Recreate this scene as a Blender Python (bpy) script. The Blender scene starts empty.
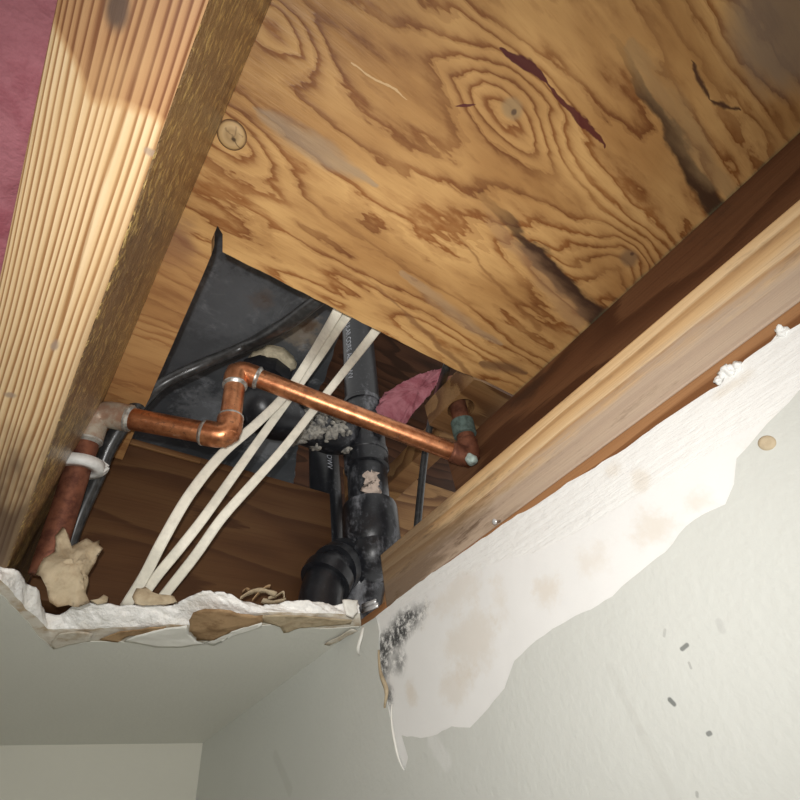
import bpy, bmesh, math, random
from mathutils import Vector, Matrix, noise as mn

# ------------------------------------------------------------------ camera
S = 0.205            # metres per layout unit (1 unit = lens to ceiling drywall)
HC = 2.20            # lens height above the floor
F = 477.64
R = Matrix(((0.80162958, -0.34120644, -0.4908851),
            (-0.58082805, -0.63891085, -0.50441223),
            (-0.14152312, 0.6894716, -0.71035211)))
scene = bpy.context.scene
col = scene.collection
cd = bpy.data.cameras.new('camera'); cam = bpy.data.objects.new('camera', cd); col.objects.link(cam)
cam.matrix_world = Matrix.Translation((0, 0, HC)) @ R.to_4x4()
cd.sensor_width = 36; cd.lens = F / 800 * 36; cd.clip_start = 0.005
scene.camera = cam
# ------------------------------------------------------------------ light
w = bpy.data.worlds.new('World'); scene.world = w; w.use_nodes = True
w.node_tree.nodes['Background'].inputs[0].default_value = (1.0, 0.985, 0.95, 1)
w.node_tree.nodes['Background'].inputs[1].default_value = 0.86
ld = bpy.data.lights.new('phone_flash', 'SPOT'); flash = bpy.data.objects.new('phone_flash', ld); col.objects.link(flash)
ld.energy = 6.7; ld.color = (1.0, 0.985, 0.965); ld.shadow_soft_size = 0.004
ld.spot_size = math.radians(134); ld.spot_blend = 1.0
flash.matrix_world = Matrix.Translation((0, 0, HC)) @ R.to_4x4() @ Matrix.Translation((-0.008, 0.022, 0.0)) @ Matrix.Rotation(math.radians(-4), 4, 'Y') @ Matrix.Rotation(math.radians(-12), 4, 'X')
vs = scene.view_settings
vs.view_transform = 'Standard'; vs.look = 'None'; vs.gamma = 1.0; vs.exposure = 0.0; vs.use_curve_mapping = False

# ------------------------------------------------------------------ layout helpers
def ray(u, v): return R @ Vector((u - 400, -(v - 400), -F))
def onx(u, v, x): d = ray(u, v); return d * (x / d.x)
def ony(u, v, y): d = ray(u, v); return d * (y / d.y)
def onz(u, v, z): d = ray(u, v); return d * (z / d.z)
def W(p): return Vector((p[0] * S, p[1] * S, p[2] * S + HC))
rnd = random.Random(7)

def link(name, me, mat=None, parent=None, label=None, cat=None, group=None, kind=None, smooth=False):
    o = bpy.data.objects.new(name, me); col.objects.link(o)
    if mat is not None: me.materials.append(mat)
    if smooth:
        for p in me.polygons: p.use_smooth = True
    if parent is not None:
        o.parent = parent; o.matrix_parent_inverse = parent.matrix_world.inverted()
    tag(o, label, cat, group, kind)
    return o
def tag(o, label=None, cat=None, group=None, kind=None):
    if label: o['label'] = label
    if cat: o['category'] = cat
    if group: o['group'] = group
    if kind: o['kind'] = kind
    return o
def empty(name, p, label, cat, group=None):
    o = bpy.data.objects.new(name, None); col.objects.link(o)
    o.matrix_world = Matrix.Translation(W(p)); o.empty_display_size = 0.02
    return tag(o, label, cat, group)
def mesh_from(name, verts, faces, mat=None, parent=None, smooth=False, **kw):
    """verts in layout units; origin moved to the base centre of the mesh"""
    ws = [W(v) for v in verts]
    lo = Vector([min(q[i] for q in ws) for i in range(3)]); hi = Vector([max(q[i] for q in ws) for i in range(3)])
    c = Vector(((lo.x + hi.x) / 2, (lo.y + hi.y) / 2, lo.z))
    me = bpy.data.meshes.new(name)
    me.from_pydata([tuple(q - c) for q in ws], [], faces); me.validate(); me.update()
    o = bpy.data.objects.new(name, me); col.objects.link(o)
    bm = bmesh.new(); bm.from_mesh(me); bmesh.ops.recalc_face_normals(bm, faces=bm.faces); bm.to_mesh(me); bm.free()
    if mat is not None: me.materials.append(mat)
    if smooth:
        for p in me.polygons: p.use_smooth = True
    o.matrix_world = Matrix.Translation(c)
    if parent is not None:
        o.parent = parent; o.matrix_parent_inverse = parent.matrix_world.inverted()
    tag(o, **kw)
    return o
def bm_out(name, bm, mat=None, parent=None, smooth=False, **kw):
    bm.verts.ensure_lookup_table(); bm.verts.index_update()
    v = [tuple(x.co) for x in bm.verts]; f = [[q.index for q in fc.verts] for fc in bm.faces]; bm.free()
    return mesh_from(name, v, f, mat, parent, smooth, **kw)
def board(name, x0, x1, y0, y1, z0, z1, mat, parent=None, bevel=0.006, rough=0.0, cuts=0, **kw):
    bm = bmesh.new()
    bmesh.ops.create_cube(bm, size=1)
    for v in bm.verts:
        v.co = Vector((x0 if v.co.x < 0 else x1, y0 if v.co.y < 0 else y1, z0 if v.co.z < 0 else z1))
    if bevel: bmesh.ops.bevel(bm, geom=list(bm.edges), offset=bevel, segments=2, affect='EDGES', profile=0.6)
    return bm_out(name, bm, mat, parent, **kw)
def prism(name, section, y0, y1, mat, parent=None, bevel=0.008, n=24, wob=0.0, **kw):
    """section [(x,z)...] swept along Y with a slight wobble, real lumber edges"""
    pts = []
    m = len(section)
    for i in range(m):           # chamfer each corner into three points
        a = Vector(section[i - 1]); b = Vector(section[i]); c = Vector(section[(i + 1) % m])
        d1 = (a - b).normalized() * bevel; d2 = (c - b).normalized() * bevel
        pts += [b + d1, b + (d1 + d2) * 0.3, b + d2]
    k = len(pts); verts = []; faces = []
    for j in range(n + 1):
        y = y0 + (y1 - y0) * j / n
        for i, p in enumerate(pts):
            verts.append((p[0] + wob * mn.noise(Vector((y * 1.3, p[0] * 3, 1))), y, p[1] + wob * mn.noise(Vector((y * 1.3, p[1] * 3, 7)))))
    for j in range(n):
        for i in range(k):
            faces.append([j * k + i, j * k + (i + 1) % k, (j + 1) * k + (i + 1) % k, (j + 1) * k + i])
    faces.append(list(range(k))); faces.append([n * k + i for i in range(k)][::-1])
    return mesh_from(name, verts, faces, mat, parent, **kw)
def smooth_path(pts, n=8):
    pts = [Vector(p) for p in pts]; out = []
    for i in range(len(pts) - 1):
        p0 = pts[max(i - 1, 0)]; p1 = pts[i]; p2 = pts[i + 1]; p3 = pts[min(i + 2, len(pts) - 1)]
        for j in range(n):
            t = j / n
            out.append(0.5 * ((2 * p1) + (p2 - p0) * t + (2 * p0 - 5 * p1 + 4 * p2 - p3) * t * t + (3 * p1 - p0 - 3 * p2 + p3) * t ** 3))
    out.append(pts[-1]); return out
def tube_data(path, rad, seg=16, prof=None, up=None, verts=None, faces=None):
    """rad: number or list; prof: list of 2-D points (unit) replacing the circle"""
    verts = [] if verts is None else verts; faces = [] if faces is None else faces
    n = len(path); base0 = len(verts)
    if prof is None: prof = [(math.cos(2 * math.pi * i / seg), math.sin(2 * math.pi * i / seg)) for i in range(seg)]
    k = len(prof); N = None
    for j in range(n):
        t = (Vector(path[min(j + 1, n - 1)]) - Vector(path[max(j - 1, 0)])).normalized()
        if N is None:
            a = Vector(up) if up is not None else (Vector((0, 0, 1)) if abs(t.z) < .9 else Vector((0, 1, 0)))
            N = (a - t * a.dot(t)).normalized()
        elif up is not None:
            a = Vector(up); N = (a - t * a.dot(t)).normalized()
        else: N = (N - t * N.dot(t)).normalized()
        B = t.cross(N); r = rad[j] if isinstance(rad, (list, tuple)) else rad
        for (a, b) in prof: verts.append(tuple(Vector(path[j]) + (N * a + B * b) * r))
    for j in range(n - 1):
        for i in range(k):
            b = base0 + j * k
            faces.append([b + i, b + (i + 1) % k, b + k + (i + 1) % k, b + k + i])
    faces.append([base0 + i for i in range(k)][::-1]); faces.append([base0 + (n - 1) * k + i for i in range(k)])
    return verts, faces
def tube(name, path, rad, mat, parent=None, seg=16, prof=None, up=None, **kw):
    v, f = tube_data(path, rad, seg, prof, up)
    return mesh_from(name, v, f, mat, parent, True, **kw)
def lathe(name, a, d, prof, mat, parent=None, seg=28, **kw):
    """prof: [(t, r)] along direction d from point a"""
    a = Vector(a); d = Vector(d).normalized()
    n = (Vector((0, 1, 0)) if abs(d.y) < .9 else Vector((1, 0, 0))); n = (n - d * n.dot(d)).normalized(); b = d.cross(n)
    verts = []; faces = []
    for (t, r) in prof:
        for i in range(seg):
            q = 2 * math.pi * i / seg
            verts.append(tuple(a + d * t + (n * math.cos(q) + b * math.sin(q)) * r))
    for j in range(len(prof) - 1):
        for i in range(seg):
            faces.append([j * seg + i, j * seg + (i + 1) % seg, (j + 1) * seg + (i + 1) % seg, (j + 1) * seg + i])
    faces.append(list(range(seg))[::-1]); faces.append([(len(prof) - 1) * seg + i for i in range(seg)])
    o = mesh_from(name, verts, faces, mat, parent, True, **kw)
    return o
def auto(o, ang=35):
    me = o.data
    bm = bmesh.new(); bm.from_mesh(me)
    for e in bm.edges:
        if len(e.link_faces) == 2 and e.calc_face_angle(0) > math.radians(ang): e.smooth = False
    bm.to_mesh(me); bm.free(); return o
def jag(pts, step, amp, seed=0, closed=False):
    """subdivide a 2-D/3-D polyline and roughen it like a tear"""
    pts = [Vector(p) for p in pts]; out = []
    rr = range(len(pts)) if closed else range(len(pts) - 1)
    for i in rr:
        a = pts[i]; b = pts[(i + 1) % len(pts)]; n = max(1, int((b - a).length / step))
        for j in range(n):
            p = a.lerp(b, j / n)
            q = Vector((p[0] * 5, p[1] * 5, (p[2] if len(p) > 2 else 0) * 5 + seed))
            if not (i == 0 and j == 0 and not closed):
                off = Vector([amp * (mn.noise(q * 2.3 + Vector((k * 9, 0, 0))) + .6 * mn.noise(q * 8 + Vector((k * 5, 3, 0)))) for k in range(len(p))])
                p = p + off
            out.append(p)
    if not closed: out.append(pts[-1])
    return out
def sheet(name, poly, frm, depth, mat, parent=None, **kw):
    """poly: list of 2-D points, frm(a,b,d)->unit point; thin real slab with triangulated front and back"""
    bm = bmesh.new()
    n = len(poly)
    vf = [bm.verts.new(frm(p[0], p[1], 0)) for p in poly]; vb = [bm.verts.new(frm(p[0], p[1], depth)) for p in poly]
    for vv in (vf, vb):
        es = []
        for i in range(n):
            e = bm.edges.get((vv[i], vv[(i + 1) % n])) or bm.edges.new((vv[i], vv[(i + 1) % n])); es.append(e)
        bmesh.ops.triangle_fill(bm, use_beauty=True, edges=es)
    for i in range(n):
        bm.faces.new((vf[i], vf[(i + 1) % n], vb[(i + 1) % n], vb[i]))
    return bm_out(name, bm, mat, parent, **kw)
def lump(name, poly_uv, plane, thick, mat, parent, amp=0.02, seed=0, n=26, curl=0.0, **kw):
    """puffy torn chunk whose outline comes from pixels on a plane y = const (real thickness)"""
    P = [ony(u, v, plane) for u, v in poly_uv]
    ring = jag([(p.x, p.z) for p in P], 0.02, amp * .35, seed, True)
    c = sum((Vector(q) for q in ring), Vector((0, 0))) / len(ring)
    verts = []; faces = []; k = len(ring); L = 7
    for side in (-1, 1):
        for l in range(L):
            t = 1 - l / L
            for q in ring:
                p = c + (q - c) * t
                h = math.sqrt(max(0, 1 - t ** 2.5)) * thick
                nz = amp * (mn.noise(Vector((p[0] * 9, p[1] * 9, seed))) + .7 * mn.noise(Vector((p[0] * 22, p[1] * 22, seed + 3))) + .4 * mn.noise(Vector((p[0] * 55, p[1] * 55, seed + 5))))
                verts.append((p[0], plane + side * h + nz + curl * (p[1] - c[1]), p[1]))
        verts.append((c[0], plane + side * thick, c[1]))
    blk = L * k + 1
    for s in range(2):
        b = s * blk
        for l in range(L - 1):
            for i in range(k):
                faces.append([b + l * k + i, b + l * k + (i + 1) % k, b + (l + 1) * k + (i + 1) % k, b + (l + 1) * k + i])
        for i in range(k): faces.append([b + (L - 1) * k + i, b + (L - 1) * k + (i + 1) % k, b + L * k])
    for i in range(k): faces.append([i, (i + 1) % k, blk + (i + 1) % k, blk + i])
    return mesh_from(name, verts, faces, mat, parent, True, **kw)

# ------------------------------------------------------------------ node helpers
class T:
    def __init__(s, name, rough=0.6, metallic=0.0, spec=0.3):
        s.m = bpy.data.materials.new(name); s.m.use_nodes = True; s.t = s.m.node_tree; s.n = s.t.nodes
        s.b = s.n['Principled BSDF']; s.set('Roughness', rough); s.set('Metallic', metallic); s.set('Specular IOR Level', spec)
        g = s.n.new('ShaderNodeNewGeometry')
        v = s.n.new('ShaderNodeVectorMath'); v.operation = 'SUBTRACT'; s.t.links.new(g.outputs['Position'], v.inputs[0]); v.inputs[1].default_value = (0, 0, HC)
        v2 = s.n.new('ShaderNodeVectorMath'); v2.operation = 'SCALE'; s.t.links.new(v.outputs[0], v2.inputs[0]); v2.inputs['Scale'].default_value = 1 / S
        s.p = v2.outputs[0]
        x = s.n.new('ShaderNodeSeparateXYZ'); s.t.links.new(s.p, x.inputs[0]); s.x, s.y, s.z = x.outputs
        s.normal = g.outputs['Normal']
    def put(s, sock, v):
        if hasattr(v, 'is_output'): s.t.links.new(v, sock)
        else:
            if isinstance(v, (tuple, list)) and len(v) == 3 and sock.type == 'RGBA': v = (*v, 1)
            sock.default_value = v
    def set(s, k, v): s.put(s.b.inputs[k], v)
    def m_(s, op, a, b=None, c=None, clamp=False):
        n = s.n.new('ShaderNodeMath'); n.operation = op; n.use_clamp = clamp; s.put(n.inputs[0], a)
        if b is not None: s.put(n.inputs[1], b)
        if c is not None: s.put(n.inputs[2], c)
        return n.outputs[0]
    def add(s, a, b): return s.m_('ADD', a, b)
    def sub(s, a, b): return s.m_('SUBTRACT', a, b)
    def mul(s, a, b): return s.m_('MULTIPLY', a, b)
    def mx(s, a, b): return s.m_('MAXIMUM', a, b)
    def vec(s, x, y, z):
        n = s.n.new('ShaderNodeCombineXYZ'); s.put(n.inputs[0], x); s.put(n.inputs[1], y); s.put(n.inputs[2], z); return n.outputs[0]
    def stretch(s, a, b, c):
        n = s.n.new('ShaderNodeVectorMath'); n.operation = 'MULTIPLY'; s.t.links.new(s.p, n.inputs[0]); n.inputs[1].default_value = (a, b, c); return n.outputs[0]
    def noise(s, vec=None, scale=5, detail=3, rough=0.5, dist=0.0):
        n = s.n.new('ShaderNodeTexNoise'); s.put(n.inputs['Vector'], s.p if vec is None else vec)
        n.inputs['Scale'].default_value = scale; n.inputs['Detail'].default_value = detail; n.inputs['Roughness'].default_value = rough; n.inputs['Distortion'].default_value = dist
        return n.outputs['Fac']
    def step(s, v, lo, hi, a=0.0, b=1.0, smooth=True):
        n = s.n.new('ShaderNodeMapRange'); n.interpolation_type = 'SMOOTHSTEP' if smooth else 'LINEAR'
        s.put(n.inputs[0], v); n.inputs[1].default_value = lo; n.inputs[2].default_value = hi; n.inputs[3].default_value = a; n.inputs[4].default_value = b
        return n.outputs[0]
    def ramp(s, v, stops, interp='LINEAR'):
        n = s.n.new('ShaderNodeValToRGB'); n.color_ramp.interpolation = interp; e = n.color_ramp.elements
        while len(e) < len(stops): e.new(0.5)
        for i, (p, c) in enumerate(stops):
            e[i].position = p; e[i].color = (*c, 1) if isinstance(c, (tuple, list)) else (c, c, c, 1)
        s.put(n.inputs[0], v); return n.outputs[0]
    def mix(s, f, a, b, mode='MIX'):
        n = s.n.new('ShaderNodeMix'); n.data_type = 'RGBA'; n.blend_type = mode
        s.put(n.inputs[0], f); s.put(n.inputs[6], a); s.put(n.inputs[7], b); return n.outputs[2]
    def seg(s, a, b, px, py):
        """distance from the 2-D point (px,py) to segment a-b, and position 0..1 along it"""
        dx, dy = b[0] - a[0], b[1] - a[1]; L = dx * dx + dy * dy
        t = s.m_('MULTIPLY', s.add(s.mul(s.sub(px, a[0]), dx), s.mul(s.sub(py, a[1]), dy)), 1 / max(L, 1e-9), clamp=True)
        ex = s.sub(s.sub(px, a[0]), s.mul(t, dx)); ey = s.sub(s.sub(py, a[1]), s.mul(t, dy))
        return s.m_('SQRT', s.add(s.mul(ex, ex), s.mul(ey, ey))), t
    def blob(s, c, r, px, py, wob=None, amt=0.0, soft=0.5):
        """1 inside an ellipse r=(rx,ry), fading out"""
        ex = s.mul(s.sub(px, c[0]), 1 / r[0]); ey = s.mul(s.sub(py, c[1]), 1 / r[1])
        d = s.m_('SQRT', s.add(s.mul(ex, ex), s.mul(ey, ey)))
        if wob is not None: d = s.add(d, s.mul(s.sub(wob, 0.5), amt))
        return s.step(d, 1 - soft, 1 + soft, 1.0, 0.0)
    def bump(s, h, dist=0.002, strength=0.5):
        n = s.n.new('ShaderNodeBump'); n.inputs['Strength'].default_value = strength; n.inputs['Distance'].default_value = dist; s.t.links.new(h, n.inputs['Height'])
        s.t.links.new(n.outputs[0], s.b.inputs['Normal']); return n
    def done(s, c): s.set('Base Color', c); return s.m

def wood(name, axis, light, mid, dark, freq=14, warp=1.2, rough=0.62, contrast=1.0, seed=0.0, c1=(1, 0, .55), spec=0.25, mould=None, finish=None):
    t = T(name, rough, spec=spec)
    along = {'x': t.x, 'y': t.y, 'z': t.z}[axis]
    st = {'x': (.25, 1, 1), 'y': (1, .25, 1), 'z': (1, 1, .25)}[axis]
    n1 = t.noise(t.stretch(*[q * 2.2 for q in st]), 1.0, 2)
    cross = t.add(t.add(t.mul(t.x, c1[0]), t.mul(t.y, c1[1])), t.mul(t.z, c1[2]))
    fld = t.add(t.add(t.mul(cross, freq), t.mul(n1, warp * 4)), seed)
    fr = t.m_('FRACT', fld)
    fib = t.noise(t.stretch(*[(q if q < 1 else 14) * 6 for q in st]), 1.0, 4, 0.6)
    band = t.add(fr, t.mul(t.sub(fib, 0.5), 0.35))
    c = t.ramp(band, [(0.0, light), (0.45, mid), (0.80, dark), (0.92, dark), (1.0, light)])
    c = t.mix(t.mul(t.step(fib, .45, .75), .35 * contrast), c, dark)
    big = t.noise(t.stretch(*[q * 1.1 for q in st]), 1.0, 3)
    c = t.mix(t.step(big, .42, .7, 0, .35), c, mid)
    if mould:
        mm = t.noise(t.stretch(*[q * 5 for q in st]), 1.0, 5, .65)
        c = t.mix(t.step(mm, mould[0], mould[1]), c, mould[2])
    if finish: c = finish(t, c, fib)
    t.bump(fib, 0.0012, 0.35)
    return t.done(c)

# ------------------------------------------------------------------ materials
ZP = 1.90            # underside of the plywood deck
JX = 0.991 * ZP      # face of the dark joist on the right
WX = 1.481           # painted face of the right wall
PX = WX + 0.062      # face of the wall plate behind the drywall
YB = 4.40            # back wall
ZD = 1.062           # top of the ceiling drywall = underside of the joists

def mat_joist():
    t = T('joist_wood', 0.55, spec=0.35)
    # edge-grain stripes along Y on the underside, closer together on the left
    xx = t.add(t.mul(t.x, 1.0), t.mul(t.sub(t.noise(t.stretch(3, .7, 1), 1.0, 2), .5), 0.030))
    xx = t.add(xx, t.mul(t.sub(t.noise(t.stretch(16, .22, 1), 1.0, 2), .5), .035))
    q = t.m_('POWER', t.m_('MAXIMUM', t.add(t.mul(t.add(xx, 0.30), 1 / .24), 0.02), 0.001), 0.75)
    fld = t.add(t.mul(q, 19), t.mul(t.noise(t.stretch(6, .8, 2), 1.0, 2), 1.6))
    fld = t.add(fld, t.mul(t.z, 9))
    fr = t.m_('FRACT', fld)
    fib = t.noise(t.stretch(90, 2.2, 60), 1.0, 4, .6)
    stripe = t.add(fr, t.add(t.mul(t.sub(fib, .5), .40), t.mul(t.sub(t.noise(t.stretch(30, 1.2, 1), 1.0, 3), .5), .5)))
    dry = t.ramp(stripe, [(0, (.64, .475, .285)), (.42, (.56, .385, .205)), (.70, (.29, .15, .06)), (.84, (.25, .12, .045)), (.97, (.62, .46, .275))])
    wet = t.ramp(stripe, [(0, (.40, .225, .105)), (.42, (.345, .18, .08)), (.70, (.17, .065, .024)), (.84, (.15, .055, .02)), (.97, (.385, .215, .10))])
    # edge of the dried water mark crossing the underside: y as a function of x
    pts = [(40, -8), (56, 26), (75, 66), (91, 98), (115, 103), (150, 112), (163, 122), (185, 150)]
    PP = sorted([(onz(u, v, ZD).x, onz(u, v, ZD).y) for u, v in pts])
    x0, x1 = PP[0][0], PP[-1][0]
    prm = t.step(t.x, x0, x1, smooth=False)
    yb = t.ramp(prm, [((a - x0) / (x1 - x0), b) for a, b in PP])
    side = t.sub(yb, t.add(t.y, t.mul(t.sub(t.noise(scale=9), .5), .03)))
    mark = t.step(side, -0.006, 0.012)
    c = t.mix(mark, dry, wet)
    c = t.mix(t.mul(t.step(t.m_('ABSOLUTE', side), .014, .0), .45), c, (.38, .19, .07))
    # knot at the top of the frame, scuffs, underside darkened towards the far end
    k = onz(118, 8, ZD)
    c = t.mix(t.blob((k.x, k.y), (.016, .036), t.x, t.y, t.noise(scale=16), 1.0, .5), c, (.10, .06, .04))
    for (u, v, rx, ry) in ((150, 152, .010, .008), (55, 345, .007, .018), (10, 395, .012, .01)):
        a = onz(u, v, ZD); c = t.mix(t.mul(t.blob((a.x, a.y), (rx, ry), t.x, t.y, t.noise(scale=40), 1.4, .5), .8), c, (.27, .20, .15))
    big = t.noise(t.stretch(5, 1.4, 3), 1.0, 4, .6)
    c = t.mix(t.step(big, .5, .75, 0, .45), c, (.50, .32, .15), 'MIX')
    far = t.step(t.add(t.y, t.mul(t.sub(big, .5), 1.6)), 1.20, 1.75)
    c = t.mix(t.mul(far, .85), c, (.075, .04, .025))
    # the vertical side: brown, wet with sap
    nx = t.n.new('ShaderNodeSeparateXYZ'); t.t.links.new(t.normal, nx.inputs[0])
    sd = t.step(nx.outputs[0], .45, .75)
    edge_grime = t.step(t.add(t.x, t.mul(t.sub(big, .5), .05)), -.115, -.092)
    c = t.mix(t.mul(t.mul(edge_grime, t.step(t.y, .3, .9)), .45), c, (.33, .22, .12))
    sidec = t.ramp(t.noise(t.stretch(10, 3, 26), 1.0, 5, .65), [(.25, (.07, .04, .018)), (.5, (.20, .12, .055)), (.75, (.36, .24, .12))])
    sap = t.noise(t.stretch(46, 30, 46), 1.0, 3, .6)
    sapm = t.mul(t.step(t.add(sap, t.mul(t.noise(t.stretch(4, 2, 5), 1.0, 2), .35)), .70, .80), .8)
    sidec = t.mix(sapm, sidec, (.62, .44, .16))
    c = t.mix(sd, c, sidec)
    t.set('Roughness', t.step(sd, 0, 1, .55, .30)); t.set('Specular IOR Level', t.step(sd, 0, 1, .3, .8))
    h = t.add(t.mul(fib, .4), t.mul(t.mul(sap, sd), 3.5))
    t.bump(h, .0015, .5)
    return t.done(c)

def mat_plywood():
    t = T('plywood_face', 0.52, spec=0.3)
    px, py = t.x, t.y
    s2 = ZP / 1.85
    def Q(u, v): p = onz(u, v, ZP); return (p.x, p.y)
    # rotary-cut veneer: contour lines of a slowly varying height field, drawn out along X
    low = t.noise(t.vec(t.mul(px, .50), t.mul(py, 2.6), 3.1), 1.0, 2, .5)
    mid = t.noise(t.vec(t.mul(px, 1.5), t.mul(py, 7.0), 8.3), 1.0, 3, .55)
    jit = t.noise(t.vec(t.mul(px, 9), t.mul(py, 34), 1.0), 1.0, 3, .6)
    fld = t.add(t.add(t.mul(py, 7.5), t.mul(low, 9)), t.add(t.mul(mid, 2.6), t.mul(jit, .8)))
    for (u, v, rx, ry, a) in ((513, 107, .20, .10, 3.6), (627, 262, .17, .085, 3.2), (275, 28, .12, .08, 2.6), (232, 135, .11, .06, 1.6), (650, 330, .75, .17, 5.0), (560, 180, .5, .09, 2.0), (420, 330, .28, .05, 1.4), (330, 300, .22, .05, 1.3)):
        c = Q(u, v)
        ex = t.mul(t.sub(px, c[0]), 1 / rx); ey = t.mul(t.sub(py, c[1]), 1 / ry)
        d2 = t.add(t.mul(ex, ex), t.mul(ey, ey))
        fld = t.add(fld, t.mul(t.m_('EXPONENT', t.mul(d2, -0.7)), a))
    fr = t.m_('FRACT', fld)
    fine = t.noise(t.vec(t.mul(px, 7), t.mul(py, 110), 2.0), 1.0, 3, .6)
    tone = t.noise(t.vec(t.mul(px, 1.2), t.mul(py, 3.4), 21), 1.0, 3, .55)
    L = t.mix(t.step(tone, .33, .67), (.66, .395, .155), (.43, .225, .078))
    D = t.mix(t.step(tone, .35, .65), (.28, .105, .027), (.17, .060, .018))
    wv = t.noise(t.vec(t.mul(px, 1.4), t.mul(py, 6), 40), 1.0, 2)
    band = t.add(fr, t.mul(t.sub(wv, .5), .5))
    k = t.ramp(band, [(0, .25), (.10, .0), (.38, .12), (.60, .42), (.74, .85), (.86, 1.0), (.94, .30)])
    kk = t.mul(k, t.step(t.noise(t.vec(t.mul(px, 2.0), t.mul(py, 5.0), 60), 1.0, 2), .28, .55, .45, 1.0))
    c = t.mix(kk, L, D)
    c = t.mix(t.step(fine, .50, .78, 0, .30), c, (.36, .17, .05))
    # grey sapwood / weathered streaks
    wob = t.noise(t.vec(t.mul(px, 5), t.mul(py, 22), 5), 1.0, 3)
    wx_ = t.add(px, t.mul(t.sub(t.noise(t.vec(t.mul(px, 6), t.mul(py, 6), 11), 1.0, 3), .5), .05))
    wy_ = t.add(py, t.mul(t.sub(t.noise(t.vec(t.mul(px, 4), t.mul(py, 9), 17), 1.0, 4, .6), .5), .07))
    def streak(c, a, b, r, colr, amt, soft=.8, fade=True, taper=.75):
        d, tt = t.seg(a, b, wx_, wy_)
        tp = t.m_('MULTIPLY_ADD', t.m_('POWER', t.m_('ABSOLUTE', t.m_('MULTIPLY_ADD', tt, 2.0, -1.0)), 2.0), -taper, 1.0)
        if fade: tp = t.m_('MULTIPLY_ADD', tt, .75, .25)
        d = t.m_('DIVIDE', t.add(d, t.mul(t.sub(wob, .5), r * 1.3)), t.mul(tp, r))
        f = t.step(d, 1 - soft, 1 + soft * .3, amt, 0)
        if fade: f = t.mul(f, t.step(tt, 0, .35, .15, 1))
        return t.mix(f, c, colr)
    c = streak(c, Q(252, 108), Q(375, 185), .045, (.36, .27, .18), .65, fade=False)
    c = streak(c, Q(400, 275), Q(500, 345), .04, (.40, .28, .17), .55, fade=False)
    c = streak(c, Q(480, 195), Q(600, 322), .065, (.06, .03, .018), 1.0, .5)
    c = streak(c, Q(470, 195), Q(580, 320), .075, (.36, .21, .11), .55)
    c = streak(c, Q(612, 38), Q(716, 210), .045, (.07, .035, .018), 1.0, .5)
    c = streak(c, Q(628, 45), Q(730, 200), .065, (.36, .23, .11), .55, fade=False)
    c = streak(c, Q(440, 215), Q(540, 330), .016, (.27, .12, .04), .7)
    c = streak(c, Q(350, 262), Q(470, 375), .018, (.22, .10, .04), .7)
    c = streak(c, Q(480, 362), Q(528, 372), .05, (.16, .08, .04), .8, fade=False)
    c = streak(c, Q(690, 60), Q(712, 98), .010, (.08, .035, .02), .95, fade=False)
    c = streak(c, Q(712, 98), Q(741, 111), .010, (.08, .035, .02), .95, fade=False)
    c = streak(c, Q(503, 46), Q(548, 80), .020, (.085, .018, .018), .97, .25, fade=False)
    c = streak(c, Q(545, 78), Q(606, 145), .011, (.10, .02, .018), .95, .3, fade=False)
    c = streak(c, Q(455, 106), Q(475, 103), .007, (.10, .02, .02), .95, .3, fade=False)
    c = streak(c, Q(352, 60), Q(406, 100), .004, (.80, .60, .34), .55, .3, fade=False)
    # knots
    for (u, v, rx, ry, colr) in ((513, 108, .040, .032, (.36, .24, .12)), (629, 258, .060, .034, (.24, .14, .07)), (514, 112, .010, .010, (.10, .06, .04)), (632, 254, .012, .008, (.10, .05, .03))):
        a = Q(u, v); c = t.mix(t.mul(t.blob(a, (rx, ry), px, py, wob, .8, .35), .85), c, colr)
    # darker greyish corner and a dark band along the right joist
    a = Q(790, 20); c = t.mix(t.mul(t.blob(a, (.28, .17), px, py, wob, .5, .35), .8), c, (.29, .215, .15))
    # purple-brown damp mark beside the left joist, near the hole
    a = Q(175, 245); c = t.mix(t.mul(t.blob(a, (.07, .10), px, py, t.noise(t.stretch(9, 26, 1), 1.0, 4), 1.6, .6), .75), c, (.17, .075, .05))
    # veneer left of the hole is plain and redder
    c = t.mix(t.mul(t.step(py, .98, 1.15), .55), c, (.42, .21, .085))
    c = t.mix(t.mul(t.step(t.sub(px, t.mul(wob, .03)), JX - .035, JX - .005), .55), c, (.16, .16, .09))
    t.bump(t.add(fine, t.mul(k, .6)), .0008, .35)
    t.set('Roughness', t.step(fine, .3, .7, .42, .62))
    return t.done(c)

def mat_gypsum(name='gypsum_core', base=(.90, .885, .85)):
    t = T(name, .9, spec=.1)
    n = t.noise(scale=9, detail=6, rough=.7)
    c = t.mix(t.step(n, .45, .75, 0, .5), base, (.70, .64, .53))
    f = t.noise(t.stretch(10, 6, 30), 1.0, 5, .7)
    t.bump(t.add(f, t.noise(scale=60, detail=3)), .003, .55)
    return t.done(c)

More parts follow.
